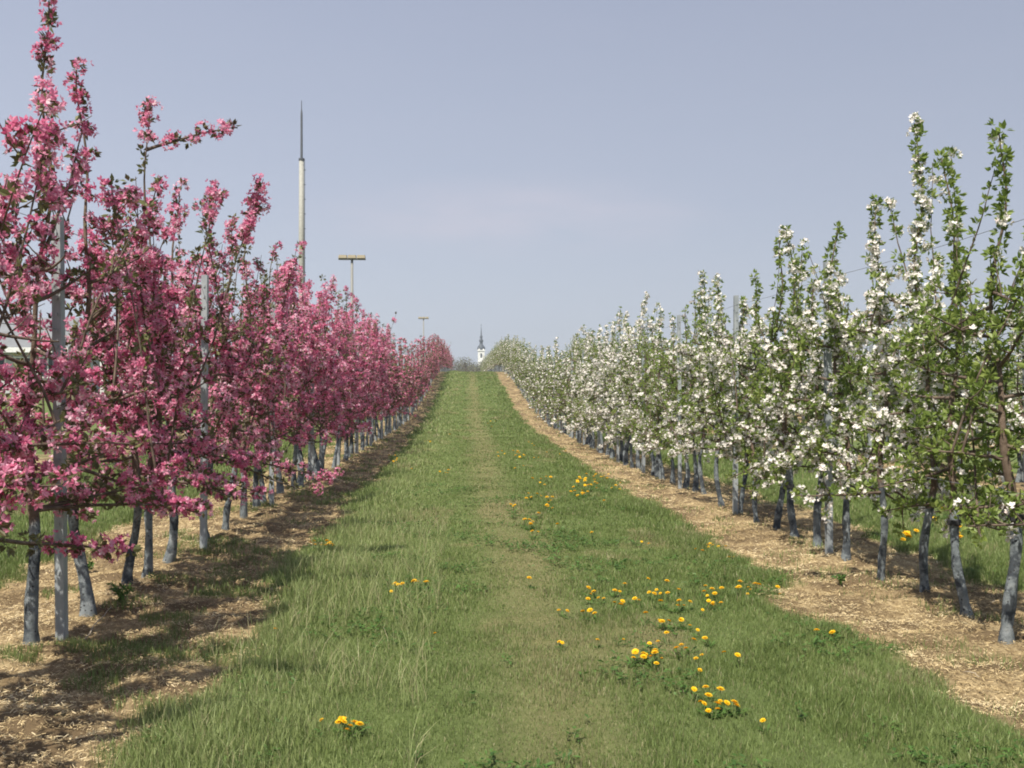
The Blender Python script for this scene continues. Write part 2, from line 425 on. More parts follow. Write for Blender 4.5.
def build_clover():
    """flat broad-leaved growth in patches through the turf"""
    n = 26000; x, y = scatter(n, -3.6, 4.6, 3.9, 16, 1.3)
    p = fbm(x*1.9, y*1.5, 131)
    k = visible(x, y) & (mulch(x, y) < .75) & (p > .60) & (rng.uniform(0, 1, n) < (p-.58)*6); x, y = x[k], y[k]
    m = 4; x = np.repeat(x, m)+rng.normal(0, .012, len(x)*m); y = np.repeat(y, m)+rng.normal(0, .012, len(y)*m); n = len(x)
    P = np.stack([x, y, ground(x, y)+rng.uniform(.015, .05, n)], 1); a = rng.uniform(0, 6.28, n)
    D = unit(np.stack([np.cos(a), np.sin(a), rng.uniform(-.1, .6, n)], 1)); S = unit(np.cross(D, np.array([0, 0, 1.])+rng.normal(0, .3, (n, 3)))); N = np.cross(S, D)
    g = Geo(); g.kites(P, D, S, N, rng.uniform(.015, .05, n), rng.uniform(.010, .022, n), .05, .6, rng.uniform(0, 1, n))
    tag(obj('clover', g.mesh('clover', [M['weed']])), 'low dark green broad leaved clover patches in the turf', 'clover', kind='stuff')
build_clover()

def build_straw():
    g = Geo()
    for y0, y1, dens, sz in ((3.9, 8, 5200, 1.), (8, 14, 2400, 1.4), (14, 28, 650, 2.3), (28, 60, 140, 4.5)):
        for xa, xb in ((-4.2, -1.0), (2.1, 5.0)):
            n = int((xb-xa)*(y1-y0)*dens); x, y = scatter(n, xa, xb, y0, y1)
            k = visible(x, y) & (rng.uniform(0, 1, n) < mulch(x, y)) & (rng.uniform(0, 1, n) < .3+fbm(x*3, y*3, 15)); x, y = x[k], y[k]; n = len(x)
            z = ground(x, y)+(fbm(x*5, y*8, 77)-.5)*.10+rng.uniform(.0, .022, n)
            a = rng.uniform(0, np.pi, n); tl = rng.normal(0, .28, n)
            D = unit(np.stack([np.cos(a), np.sin(a), tl], 1)); S = unit(np.cross(D, np.array([0, 0, 1.])+rng.normal(0, .4, (n, 3))))
            L = rng.uniform(.006, .034, n)*sz**.6; W = rng.uniform(.0012, .0048, n)*sz
            P = np.stack([x, y, z], 1)
            V = np.stack([P-D*L[:, None]/2-S*W[:, None]/2, P+D*L[:, None]/2-S*W[:, None]/2, P+D*L[:, None]/2+S*W[:, None]/2, P-D*L[:, None]/2+S*W[:, None]/2], 1)
            g.add(V, np.arange(n*4).reshape(-1, 4), v=np.repeat(np.clip(rng.normal(.0, .2, n)+.10+.95*fbm(x*1.7, y*2.2, 19), 0, 1), 4))
    tag(obj('straw_mulch', g.mesh('straw_mulch', [M['straw']])), 'pale dry straw and chips strewn under both tree rows', 'straw', kind='stuff')
build_straw()

# ------------------------------------------------------------------ trees
def bez(a, d, L, up, n=7, wob=.03, r=None):
    """curved branch from a, heading d, bending towards vertical by up"""
    P = [np.array(a, float)]; d = unit(np.array(d, float)); st = L/(n-1)
    for i in range(n-1):
        d = unit(d+np.array([0, 0, up])*(1/(n-1))+r.normal(0, wob, 3)); P.append(P[-1]+d*st)
    return np.array(P)
def along(P, s):
    seg = np.linalg.norm(np.diff(P, axis=0), axis=1); c = np.concatenate([[0], np.cumsum(seg)])
    s = np.asarray(s)*c[-1]
    return np.stack([np.interp(s, c, P[:, k]) for k in range(3)], -1), c[-1]
def make_tree(kind, seed, H, lod, p_bl=.5, nsc=16, nshoot=6, spread=1.0, extra=(), crown=(.76, 2.3), bend=.035, lead=None, gap=None, droop=0.):
    """returns meshes: trunk, branches, leaves, blossoms"""
    r = np.random.default_rng(seed)
    pink = kind == 'pink'
    nz = 26 if lod == 0 else 12
    zz = np.linspace(-.05, H, nz); ph = r.uniform(0, 6.28, 4)
    lx = bend*np.sin(zz*2.6+ph[0])+.022*np.sin(zz*6+ph[1])*(lod < 2); ly = bend*np.sin(zz*2.2+ph[2])+.02*np.sin(zz*5+ph[3])
    lx -= lx[0]; ly -= ly[0]
    if lead is not None: lx += lead[0]*sstep(.5, H, zz); ly += lead[1]*sstep(.5, H, zz)
    ldr = np.stack([lx, ly, zz], 1)
    rad = np.interp(zz, [-.05, .06, .5, 1, 1.8, H], [.056, .038, .033, .028, .015, .004])*r.uniform(.82, 1.12)
    rad = rad*(1+.10*np.sin(zz*17+ph[1])*(zz < 1))
    tg = Geo(); tg.tube(ldr, rad, 10 if lod == 0 else 6)
    ctr = np.repeat(ldr, 10 if lod == 0 else 6, 0)      # knots and pruning scars
    tg.V[0] = ctr+(tg.V[0]-ctr)*(1+r.normal(0, .09 if lod == 0 else .05, len(ctr)))[:, None]
    def L(z): return np.array([np.interp(z, zz, lx), np.interp(z, zz, ly), z])
    bg = Geo(); segs = []      # (polyline, spur spacing, cluster size)
    nb = (8, 5, 4)[lod]
    for k in range(nsc):
        f = (k+.5)/nsc; z = crown[0]+(crown[1]-crown[0])*f; a = k*2.4+r.uniform(-.5, .5)+ph[0]
        ln = (.78-.38*f)*r.uniform(.7, 1.2)*spread
        P = bez(L(z), (math.cos(a)*.85, math.sin(a), r.uniform(-.45, .5)-droop*(f < .5)), ln, r.uniform(-.2, .9) if pink else r.uniform(-.3, .6), 7, .06, r)
        bg.tube(P, np.linspace(.014, .004, 7)*(1 if lod < 2 else 1.5), nb)
        segs.append((P, 1.0, .12))
        for q in range((2 if pink else 4) if lod < 2 else 2):
            s, _ = along(P, r.uniform(.2, .95)); dd = unit(r.normal(0, 1, 3)+np.array([0, 0, .3]))
            T = bez(s, dd, r.uniform(.14, .34)*spread, .5, 5, .08, r); bg.tube(T, np.linspace(.006, .002, 5), 4)
            segs.append((T, 1.0, .0))
    for k in range(nshoot):
        P, _, _ = segs[r.integers(0, nsc)*(((3 if pink else 5)) if lod < 2 else 3)]
        s, _ = along(P, r.uniform(.3, .95))
        top = H*r.uniform(.68, .97) if pink else H*r.uniform(.72, .97)
        ln = max(.3, top-s[2])
        T = bez(s, (r.normal(0, .25), r.normal(0, .25), 1), ln, .25, 9, .05, r); bg.tube(T, np.linspace(.009, .0025, 9), nb)
        segs.append((T, .8 if pink else .9, .15 if not pink else .25))
        if pink and lod < 2:
            for q in range(2):
                s, _ = along(T, r.uniform(.3, .9)); U = bez(s, (r.normal(0, 1), r.normal(0, 1), .8), r.uniform(.12, .3), .4, 5, .06, r)
                bg.tube(U, np.linspace(.005, .002, 5), 4); segs.append((U, 1, .1))
    for a0, d0, ln, up in extra:
        T = bez(L(a0), d0, ln, up, 10, .05, r); bg.tube(T, np.linspace(.014, .003, 10), nb); segs.append((T, .8, .1))
    segs.append((ldr[(zz > crown[0]+.1) & (zz < 2.2)], .7, 0.)); segs.append((ldr[zz > 2.1], (.62 if pink else .36), 0.))
    # spur clusters
    sp = (.088, .10, .135)[lod] if pink else (.075, .095, .14)[lod]
    CC = []; AX = []
    for P, k, s0 in segs:
        _, ln = along(P, 0.)
        m = max(1, int(ln/(sp*k))); s = np.linspace(s0, 1, m+1)[1:] if m > 0 else np.array([1.])
        s = np.clip(s+r.normal(0, .25/m, m), 0, 1)
        X, _ = along(P, s); CC.append(X)
    CC = np.concatenate(CC); n = len(CC)
    off = unit(r.normal(0, 1, (n, 3))+np.array([0, 0, .25]))
    CC = CC+off*r.uniform(.01, .045, n)[:, None]
    # thin out top a little
    keep = r.uniform(0, 1, n) < np.where(CC[:, 2] > 2.2, .55 if pink else .85, .92 if pink else 1.)
    keep |= CC[:, 2] > H-.35
    if gap: keep &= ~((CC[:, 2] > gap[0]) & (CC[:, 2] < gap[1]) & (r.uniform(0, 1, n) < .7))
    CC = CC[keep]; off = off[keep]; n = len(CC)
    fl = Geo(); lf = Geo()
    def orth(N):
        A = unit(np.cross(N, r.normal(0, 1, N.shape))); return A, np.cross(N, A)
    # which spurs bear flowers: patchy, so whole stretches are green or bright
    pn = fbm(CC[:, 0]*3+seed, CC[:, 2]*3+CC[:, 1]*2, seed)
    if pink: bl = r.uniform(0, 1, n) < np.clip(.70+(fbm(CC[:, 0]*4+seed, CC[:, 2]*4+CC[:, 1]*3, seed+3)-.5)*3.2, .12, .98)
    else:
        bl = r.uniform(0, 1, n) < np.clip(p_bl+(pn-.5)*2.8*min(1, p_bl*2.2)+.22*sstep(1.7, 1.1, CC[:, 2])*(p_bl > .2)+.15*(CC[:, 0] < -.1)*(lod == 0)*(p_bl > .4), .02, .97)
    # leaves
    nl = (10, 5, 4)[lod] if pink else (9, 6, 4)[lod]
    LC = np.repeat(CC, nl, 0); LO = np.repeat(off, nl, 0)
    if lod == 2: ls = (.065, .095)
    elif lod == 1: ls = (.045, .065)
    else: ls = (.035, .065)
    D = unit(r.normal(0, 1, LC.shape)+LO*.5+np.array([0, 0, .15 if pink else .45])); N = unit(np.cross(D, r.normal(0, 1, D.shape))); S = np.cross(D, N)
    LL = r.uniform(*ls, len(LC)); vv = np.clip(np.repeat(r.uniform(0, 1, n), nl)*.5+r.uniform(0, .5, len(LC)), 0, 1)
    lf.kites(LC+D*.012, D, S, N, LL, LL*.52, .12, .5, vv)
    # flowers
    B = CC[bl]; BO = off[bl]; m = len(B); sh = np.repeat(r.uniform(-.18, .18, m), 1)
    nf = {0: r.integers(10, 19, m), 1: np.full(m, 10), 2: np.full(m, 6)}[lod] if pink else {0: r.integers(5, 9, m), 1: np.full(m, 5), 2: np.full(m, 3)}[lod]
    idx = np.repeat(np.arange(m), nf); k = len(idx)
    FN = unit(r.normal(0, 1, (k, 3))+BO[idx]*.5+np.array([0, 0, .25])); FC = B[idx]+FN*r.uniform(.02, .078 if pink else .055, k)[:, None]
    A1, A2 = orth(FN)
    if lod < 2:
        npet = 5 if lod == 0 else 3
        for q in range(npet):
            an = q*2*np.pi/npet+r.uniform(-.25, .25, k)
            Dp = A1*np.cos(an)[:, None]+A2*np.sin(an)[:, None]; Dp = unit(Dp+FN*r.uniform(.1, .9, k)[:, None])
            Sp = unit(np.cross(FN, Dp)); s = r.uniform(.021, .029, k)*(1 if lod == 0 else 1.35)
            v = np.clip(r.uniform(.0, 1, k)*.5+.28+sh[idx]+r.uniform(-.12, .12, k), 0, 1)
            s = s*1.12; fl.kites(FC, Dp, Sp, FN, s, s*((.66 if pink else .80) if lod == 0 else (.85 if pink else 1.1)), -.12, .6, v)
    else:
        for q in range(2):
            an = r.uniform(0, 6.28, k); Dp = A1*np.cos(an)[:, None]+A2*np.sin(an)[:, None]; Sp = np.cross(FN, Dp)
            s = r.uniform(.05, .08, k); v = np.clip(r.uniform(0, .7, k)+.15, 0, 1)
            fl.kites(FC-Dp*s[:, None]*.5, Dp, Sp, FN, s, s*.9, .1, .5, v)
    return (tg.mesh('trunk', [M['trunk']], True), bg.mesh('branches', [M['bark']], True),
            lf.mesh('leaves', [M['bronze' if pink else 'green']]), fl.mesh('blossoms', [M['pink' if pink else 'white']]))
PARTS = ('trunk', 'branches', 'foliage', 'blossoms')
def tree_root(kind): return 'pink_blossom_tree' if kind == 'pink' else 'white_blossom_tree'
def place_tree(kind, meshes, x, y, rz, sc, label, group):
    o = thing(tree_root(kind), label, 'pink tree' if kind == 'pink' else 'white tree', (x, y, float(ground(x, y))), rz, group)
    o.scale = sc if isinstance(sc, tuple) else (sc, sc, sc)
    for nme, me in zip(PARTS, meshes): obj(nme, me, o)
    return o
ORD = ['first', 'second', 'third', 'fourth', 'fifth', 'sixth', 'seventh', 'eighth', 'ninth', 'tenth', 'eleventh', 'twelfth',
       'thirteenth', 'fourteenth', 'fifteenth', 'sixteenth', 'seventeenth', 'eighteenth', 'nineteenth', 'twentieth']
rr = random.Random(5)

# --- left pink row: hand fitted near trees: y, height, extra limbs (start z, dir, length, up), lead
heroL = [
    (4.35, 3.3, [], (.0, .0)),
    (5.10, 3.65, [(.78, (.6, .75, -.2), .95, .1), (1.22, (.75, .4, .05), .9, .0)], (.05, .1)),
    (on_row(28, XL), 3.9, [(.80, (.9, .45, .05), 1.0, -.35), (2.3, (.2, .3, .9), 1.0, .1)], (.10, .05)),
    (on_row(82, XL), 3.75, [(.85, (.8, .6, -.1), 1.0, -.2)], (.02, .1)),
    (on_row(124, XL), 3.72, [(3.34, (.9, .2, .40), .72, -.5), (.85, (.8, -.3, -.15), .9, -.1)], (.06, .05)),
    (on_row(143, XL), 3.2, [(1.0, (.8, .5, -.1), .9, -.3)], (.05, .0)),
    (on_row(172, XL), 3.35, [(.85, (.9, .2, -.2), .85, -.1)], (.0, .1)),
    (on_row(205, XL)+.12, 3.6, [(.85, (.95, .1, -.35), 1.1, .15)], (.0, .0)),
    (on_row(222, XL), 3.35, [(.84, (.97, -.1, -.38), 1.15, .25)], (.0, .0)),
    (on_row(243, XL), 3.75, [], (.05, .0)),
]
nL = 0
for i, (y, H, ex, ld) in enumerate(heroL):
    ms = make_tree('pink', 100+i, H, 0, extra=ex, lead=ld, nshoot=6, spread=.92, bend=.045, gap=(1.68, 2.15) if i in (1, 2, 3) else None)
    vis = i-1
    if i == 0: lab = 'pink blossoming tree nearest the camera, mostly cut off by the left edge'
    elif i == 1: lab = 'pink blossoming tree at the left edge, just before the first whole trunk'
    elif i == 4: lab = 'pink tree whose long bare-stemmed top twig reaches out right against the sky'
    else:
        lab = f'pink blossoming tree with limewashed trunk, {ORD[i-1]} trunk from the left edge along the left row'
    place_tree('pink', ms, XL+rr.uniform(-.04, .04), y, 0, 1, lab, 'pink blossoming trees of the left row')
# --- right white row: near trees: x, y, height, blossom share
heroR = [
    (3.50, 5.55, 3.1, .15, (0, 0)),
    (3.47, on_row(1006, 3.47), 3.32, .03, (.0, .12)),
    (3.55, on_row(968, 3.55), 3.28, .05, (-.05, .05)),
    (3.60, on_row(926, 3.60), 3.72, .70, (-.05, .1)),
    (3.48, on_row(881, 3.48), 3.22, .68, (.0, .1)),
    (3.50, on_row(846, 3.50), 3.10, .66, (-.1, .1)),
    (3.55, on_row(818, 3.55), 2.7, .55, (.0, .1)),
    (3.52, on_row(795, 3.52), 3.34, .30, (.0, .0)),
    (3.50, on_row(776, 3.50), 3.30, .30, (.0, .0)),
    (3.52, on_row(757, 3.52), 3.0, .55, (.0, .0)),
    (3.56, on_row(741, 3.56), 2.75, .4, (.0, .0)),
    (3.50, on_row(722, 3.50), 3.1, .35, (.0, .0)),
    (3.55, on_row(704, 3.55), 3.3, .5, (.0, .0)),
]
RL = ['white blossoming tree nearest the camera, mostly cut off by the right edge',
      'leafy green tree with few blossoms and the rightmost limewashed trunk of the right row',
      'leafy tree with a tall green column top, second trunk from the right edge',
      'white blossoming tree with the tallest thin flowering tip, third trunk from the right edge',
      'heavily flowering white tree, fourth trunk from the right edge',
      'white flowering tree just in front of the nearest grey post of the right row',
      'short white flowering tree right behind the nearest grey post of the right row',
      'green-topped tree, second trunk beyond the nearest post of the right row',
      'green-topped tree, third trunk beyond the nearest post of the right row',
      'white flowering tree, fourth trunk beyond the nearest post of the right row',
      'short white flowering tree just before the second post of the right row',
      'white flowering tree, first trunk beyond the second post of the right row',
      'white flowering tree, second trunk beyond the second post of the right row']
for i, (x, y, H, pb, ld) in enumerate(heroR):
    ms = make_tree('white', 200+i, H, 0, p_bl=pb, lead=ld, nsc=16, nshoot=3, bend=.035, spread=.9, crown=(.70, 2.3), droop=.15)
    o = place_tree('white', ms, x, y, 0, 1, RL[i], 'white blossoming trees of the right row')
    if i in (1, 2, 3, 4, 7):
        zt = (0, .78, .66, .70, .60, 0, 0, .55)[i]; vv_ = np.empty(len(ms[0].vertices)*3); ms[0].vertices.foreach_get('co', vv_); vv_ = vv_.reshape(-1, 10, 3).mean(1)
        cxx, cyy = np.interp(zt, vv_[:, 2], vv_[:, 0]), np.interp(zt, vv_[:, 2], vv_[:, 1])
        g = Geo(); g.lathe([(.036, zt-.022), (.049, zt-.018), (.049, zt+.018), (.036, zt+.022)], 12, cxx, cyy); obj('tie_band', g.mesh('tie', [M['rubber']], attrs=False), o)
# --- the rest of the rows from a few variants
midP = [make_tree('pink', 300+i, 3.1+.1*i, 1, nshoot=6, spread=.86) for i in range(5)]
farP = [make_tree('pink', 320+i, 3.2+.1*i, 2, nshoot=5, spread=.9) for i in range(3)]
midW = [make_tree('white', 340+i, 3.05+.08*i, 1, p_bl=.2+.08*i, nsc=16, nshoot=3, spread=.95, crown=(.70, 2.35), droop=.2) for i in range(6)]
farW = [make_tree('white', 360+i, 3.0+.1*i, 2, p_bl=.35+.1*i, nsc=17, nshoot=4, spread=1.05, crown=(.72, 2.5)) for i in range(4)]
def run_row(kind, x0, y0, y1, step, mid, far, split, group, labeller, grow=None, crown_s=1.0):
    y = y0; k = 0
    while y < y1:
        pool = mid if y < split else far
        ms = pool[rr.randrange(len(pool))]; s = rr.uniform(.86, 1.07)
        sx = crown_s
        place_tree(kind, ms, x0+rr.uniform(-.07, .07), y, rr.uniform(0, 6.28), (sx*rr.uniform(.85, 1.15), sx*rr.uniform(.9, 1.1), s), labeller(k, y), group)
        y += step(y)*rr.uniform(.85, 1.15); k += 1
def stretch(kind, side, y, postx):
    ys = [on_row(62, XL+.03)+3.35*n for n in range(14)] if side == 'left' else [on_row(829, XR-.06)+3.35*n for n in range(14)]
    n = sum(1 for p in ys if p < y); SEEN.setdefault(('right', 2), 2); key = (side, n); SEEN[key] = SEEN.get(key, 0)+1
    return f'{kind}, {ORD[SEEN[key]-1]} trunk beyond the {ORD[n-1]} grey post of the {side} row'
SEEN = {}
def labL(k, y):
    if y < 36: return stretch('pink blossoming tree', 'left', y, XL)
    if y < 92: return 'small pink tree in the far stretch of the left row, merged into its neighbours'
    return 'tiny pink tree at the far end of the left row beyond the crest'
def labR(k, y):
    if y < 36: return stretch('white blossoming tree', 'right', y, XR)
    if y < 92: return 'small white tree in the far stretch of the right row, merged into its neighbours'
    return 'tiny white tree in the rounded mound where the right row passes the crest'
st1 = lambda y: .66 if y < 36 else .74 if y < 45 else (.95 if y < 90 else 1.6)
run_row('pink', XL, heroL[-1][0]+.8, 150, st1, midP, farP, 30, 'pink blossoming trees of the left row', labL)
run_row('white', XR, heroR[-1][1]+.75, 215, st1, midW, farW, 30, 'white blossoming trees of the right row', labR)
run_row('white', XR2, 15, 92, lambda y: 1.15, midW, farW, 22, 'white trees of the second right row',
        lambda k, y: 'white flowering tree of the second row, showing through and above the right row', crown_s=1.15)
run_row('white', XR3, 27, 92, lambda y: 2.2, farW, farW, 22, 'white trees of the third right row',
        lambda k, y: 'pale flowering tree of the third row, glimpsed far behind the right row', crown_s=1.5)
run_row('pink', XL2, 27, 92, lambda y: 1.6, farP, farP, 22, 'pink trees of the second left row',
        lambda k, y: 'pink tree of a second row, glimpsed through the gaps behind the left row', crown_s=1.2)

# ------------------------------------------------------------------ posts and wires
def post_meshes(h):
    g = Geo(); w_, d_, th = .060, .056, .0035      # open C profile with lips
    prof = [(-w_/2+.012, d_/2), (-w_/2, d_/2), (-w_/2, -d_/2), (w_/2, -d_/2), (w_/2, d_/2), (w_/2-.012, d_/2)]
    inn = [(-w_/2+.012, d_/2-th), (-w_/2+th, d_/2-th), (-w_/2+th, -d_/2+th), (w_/2-th, -d_/2+th), (w_/2-th, d_/2-th), (w_/2-.012, d_/2-th)]
    ring = prof+inn[::-1]; n = len(ring)
    V = [(x, y, z) for z in (-.1, h) for x, y in ring]
    Q = [(i, (i+1) % n, n+(i+1) % n, n+i) for i in range(n)]
    Q += [(n+i, n+i+1, n+n-2-i, n+n-1-i) for i in range(5)]
    g.add(V, Q)
    hk = Geo()
    for z in np.arange(.4, h-.05, .1):              # row of punched wire hooks on both flanges
        for s in (-1, 1): hk.box((s*(w_/2+.003)-.004, -.008, z), (s*(w_/2+.003)+.004, .006, z+.022))
    g.V += hk.V; g.Q += [q+g.n for q in hk.Q]; g.M += hk.M
    return (g.mesh('post', [M['steel']], attrs=False),)
pL, pR = post_meshes(2.62), post_meshes(2.82)
def row_posts(x, ms, y0, y1, side):
    y = y0; k = 0
    while y < y1:
        if k < 6: lab = f'grey galvanised trellis post, {ORD[k]} from the camera in the {side} row'
        else: lab = f'thin distant grey trellis post half lost in blossom, far along the {side} row'
        o = thing('trellis_post', lab, 'post', (x+.0, y, float(ground(x, y))), R(90)+rr.uniform(-.1, .1), f'trellis posts of the {side} row')
        o.rotation_euler.x = rr.uniform(-.01, .01); o.rotation_euler.y = rr.uniform(-.012, .012)
        obj('shaft', ms[0], o)
        y += 3.35*(1 if y < 60 else 2); k += 1
row_posts(XL+.10, pL, on_row(62, XL+.10), 100, 'left')
row_posts(XR-.06, pR, on_row(829, XR-.06), 100, 'right')
row_posts(XR2, pR, 17, 60, 'second right')
def row_wire(x, h, y0, side, which):
    ys = np.arange(y0, 110, .56); sag = -.02*np.abs(np.sin((ys-y0)*np.pi/3.35))
    z = np.interp(ys, _py, _pz)+h+sag-(.12*(1-sstep(45, 70, ys)) if side == 'right' else 0)
    g = Geo(); g.tube(np.stack([np.full_like(ys, x), ys, z], 1), .0022, 5)
    tag(obj('trellis_wire', g.mesh('wire', [M['wire_steel']], attrs=False)), f'{which} thin steel wire strung along the {side} row', 'wire', f'trellis wires of the {side} row')
for h, wn in ((2.59, 'topmost'), (1.95, 'middle'), (1.05, 'lowest')): row_wire(XL+.07, h, 2.9, 'left', wn)
for h, wn in ((2.74, 'topmost'), (2.05, 'middle'), (1.05, 'lowest')): row_wire(XR-.10, h, 2.6, 'right', wn)

# ------------------------------------------------------------------ dandelions
def dandelion_meshes(seed, lod):
    r = np.random.default_rng(seed)
    hd = Geo(); st = Geo(); lf = Geo()
    h = r.uniform(.05, .085); tp = np.array([r.normal(0, .02), r.normal(0, .02), h])
    P = np.linspace([0, 0, -.01], tp, 5); P[1:4, 0] += .006
    st.tube(P, .0022, 5)
    tilt = unit(np.array([r.normal(0, .25), r.normal(-.1, .35), 1.]))
    for k, (n, rad, ang) in enumerate(((26, .023, .05), (22, .0205, .25), (18, .016, .5), (14, .010, .8))):
        a = np.arange(n)*2*np.pi/n+r.uniform(0, 6, 1)+r.normal(0, .06, n)
        A = unit(np.cross(tilt, np.array([1., 0, 0]))); B = np.cross(tilt, A)
        D = A*np.cos(a)[:, None]+B*np.sin(a)[:, None]; D = unit(D*math.cos(ang)+tilt*math.sin(ang))
        S = unit(np.cross(D, tilt+.01)); N = np.cross(S, D)
        hd.kites(np.repeat((tp+tilt*.001*k)[None], n, 0), D, S, N, rad*r.uniform(.9, 1.1, n), .006, -.02, .6, r.uniform(0, 1, n))
    cal = Geo(); 
    n = 7; a = np.arange(n)*2*np.pi/n+r.normal(0, .2, n)
    D = unit(np.stack([np.cos(a), np.sin(a), r.uniform(.1, .7, n)], 1)); S = unit(np.cross(D, np.array([0, 0, 1.]))); N = np.cross(S, D)
    lf.kites(np.zeros((n, 3)), D, S, N, r.uniform(.05, .09, n), .016, .04, .65, r.uniform(0, 1, n))
    return hd.mesh('flower_head', [M['yellow']]), st.mesh('stem', [M['stem_green']], attrs=False), lf.mesh('leaf_rosette', [M['weed']])
def dandelion_far(seed):
    a, b_, c = dandelion_meshes(seed, 1)
    return a
DM = [dandelion_meshes(500+i, 0) for i in range(6)]
clusters = [
 ('yellow dandelion in the densest clump, low in the right half of the grass alley', [(693,691),(707,690),(722,695),(702,700),(710,701),(717,704),(713,707),(727,704),(736,705),(705,704),(721,701)]),
 ('lone yellow dandelion in the grass near the bottom, right of the dense clump', [(767,722)]),
 ('yellow dandelion in the small clump at the left of the near scattered ones', [(632,656),(637,654),(634,659)]),
 ('yellow dandelion in the tight group just right of that clump near a dark leaf rosette', [(650,653),(651,659),(657,661),(654,656)]),
 ('yellow dandelion of the pair near the middle of the near scattered flowers', [(695,660),(702,666)]),
 ('yellow dandelion of the pair standing right above the dense clump', [(725,651),(738,657)]),
 ('yellow dandelion among the loosely scattered flowers above the dense clump', [(562,640),(598,640),(619,638),(666,636),(657,642),(710,638),(689,644),(704,652),(678,649),(697,629),(568,611),(584,612),(594,614),(644,617),(659,620),(671,621),(683,621),(686,623)]),
 ('yellow dandelion in the long band of flowers crossing the right part of the alley', [(592,594),(596,591),(590,597),(605,596),(613,590),(619,589),(616,601),(622,603),(635,598),(639,601),(652,594),(659,590),(661,602),(675,588),(673,594),(678,605),(688,603),(668,585),(703,587),(701,592),(706,590)]),
 ('yellow dandelion in the right end of the long band, close to the straw edge', [(719,593),(710,602),(713,603),(702,609),(707,601),(716,600),(720,605),(727,589),(733,587),(739,591),(746,586),(755,586),(741,586),(750,589),(777,589)]),
 ('lone yellow dandelion above the long band of flowers', [(646,580)]),
 ('lone pale orange dandelion left of the long band in the short middle grass', [(530,582)]),
 ('yellow dandelion at the ragged edge of the right straw strip', [(696,548),(712,544),(716,545),(720,547),(734,557),(699,550),(708,546)]),
 ('round yellow dandelion in a dark leaf rosette in the open right grass', [(591,535)]),
 ('round yellow dandelion just left of the right straw edge', [(648,547),(641,541)]),
 ('yellow dandelion in the compact bright patch beside the start of the straw', [(574,488),(577,492),(579,485),(582,490),(585,482),(588,488),(591,486),(593,481),(576,481),(587,477),(595,477),(580,479),(584,494),(590,492),(578,496)]),
 ('yellow dandelion by the straw edge, right of the compact patch', [(613,489),(616,488),(620,484),(605,477),(608,479)]),
 ('lone yellow dandelion below the compact bright patch', [(603,503)]),
 ('yellow dandelion in the loose patch along the middle of the alley', [(527,502),(537,494),(530,525),(534,524),(528,526),(534,533),(547,501),(549,505),(553,510),(545,507),(540,482),(536,514),(549,499),(513,509),(533,497),(557,527),(524,524)]),
 ('yellow dandelion in the far middle patch before the crest', [(518,453),(521,455),(516,456),(503,453),(506,455),(524,467),(536,458),(534,447),(532,445),(553,478),(490,422),(492,427),(488,425),(519,459),(524,456),(498,456),(539,481),(544,485)]),
 ('yellow dandelion at the far foot of the white row', [(598,475),(603,477),(560,455),(547,455)]),
 ('small yellow dandelion at the far left side of the alley', [(396,460),(393,463),(398,463),(394,458),(411,470),(429,441),(431,443),(450,435),(440,473),(444,473),(448,473),(441,391),(457,378)]),
 ('yellow dandelion in the group at the left straw edge halfway up the alley', [(315,543),(321,544),(325,543),(330,541),(334,545),(328,545),(332,543)]),
 ('yellow dandelion in the flat low line left of the middle', [(390,591),(398,587),(406,584),(412,583),(418,583),(426,584)]),
 ('lone yellow dandelion left of the middle of the alley', [(435,633)]),
 ('yellow dandelion in the small clump low at the left in the tall grass', [(342,724),(347,722),(351,726),(346,729),(354,724)]),
 ('lone yellow dandelion just left of the low left clump', [(320,718)]),
 ('lone dandelion beside the shaded straw of the left row', [(272,631)]),
 ('yellow dandelion of the pair in the grass close to the right straw strip', [(816,633),(833,632)]),
 ('yellow dandelion in the dense patch behind the trunks of the white row', [(751,467),(755,465),(759,468),(762,466),(766,469),(757,471),(753,470),(764,464),(760,471)]),
 ('yellow dandelion in the grass behind the right-hand trunks', [(887,518),(902,540),(905,538),(915,533),(957,520),(961,518),(963,528),(959,540),(942,515),(931,525),(1019,518),(906,541)]),
 ('yellow dandelion in the grass behind the pink row trunks', [(54,477),(72,487),(29,494),(272,462),(275,460),(270,464),(278,463)]),
]
dr = random.Random(11)
for lab, pts in clusters:
    ex = [(px+dr.uniform(-7, 7), py+dr.uniform(-2.5, 2.5)) for (px, py) in pts if len(pts) > 3 and dr.random() < .45]
    for (px, py) in pts+ex:
        x, y = hit(px, py, .055)
        ms = DM[dr.randrange(6)]
        beh = 'behind' in lab
        o = thing('dandelion', lab, 'dandelion', (x, y, float(ground(x, y))), dr.uniform(0, 6.28), 'yellow dandelions in the grass')
        s = dr.uniform(.6, 1.05)*(1.0 if y < 10 else 1.4)*(1.5 if beh else 1)
        o.scale = (s, s, s)
        obj('flower_head', ms[0], o); obj('stem', ms[1], o)
        if y < 16: obj('leaf_rosette', ms[2], o)

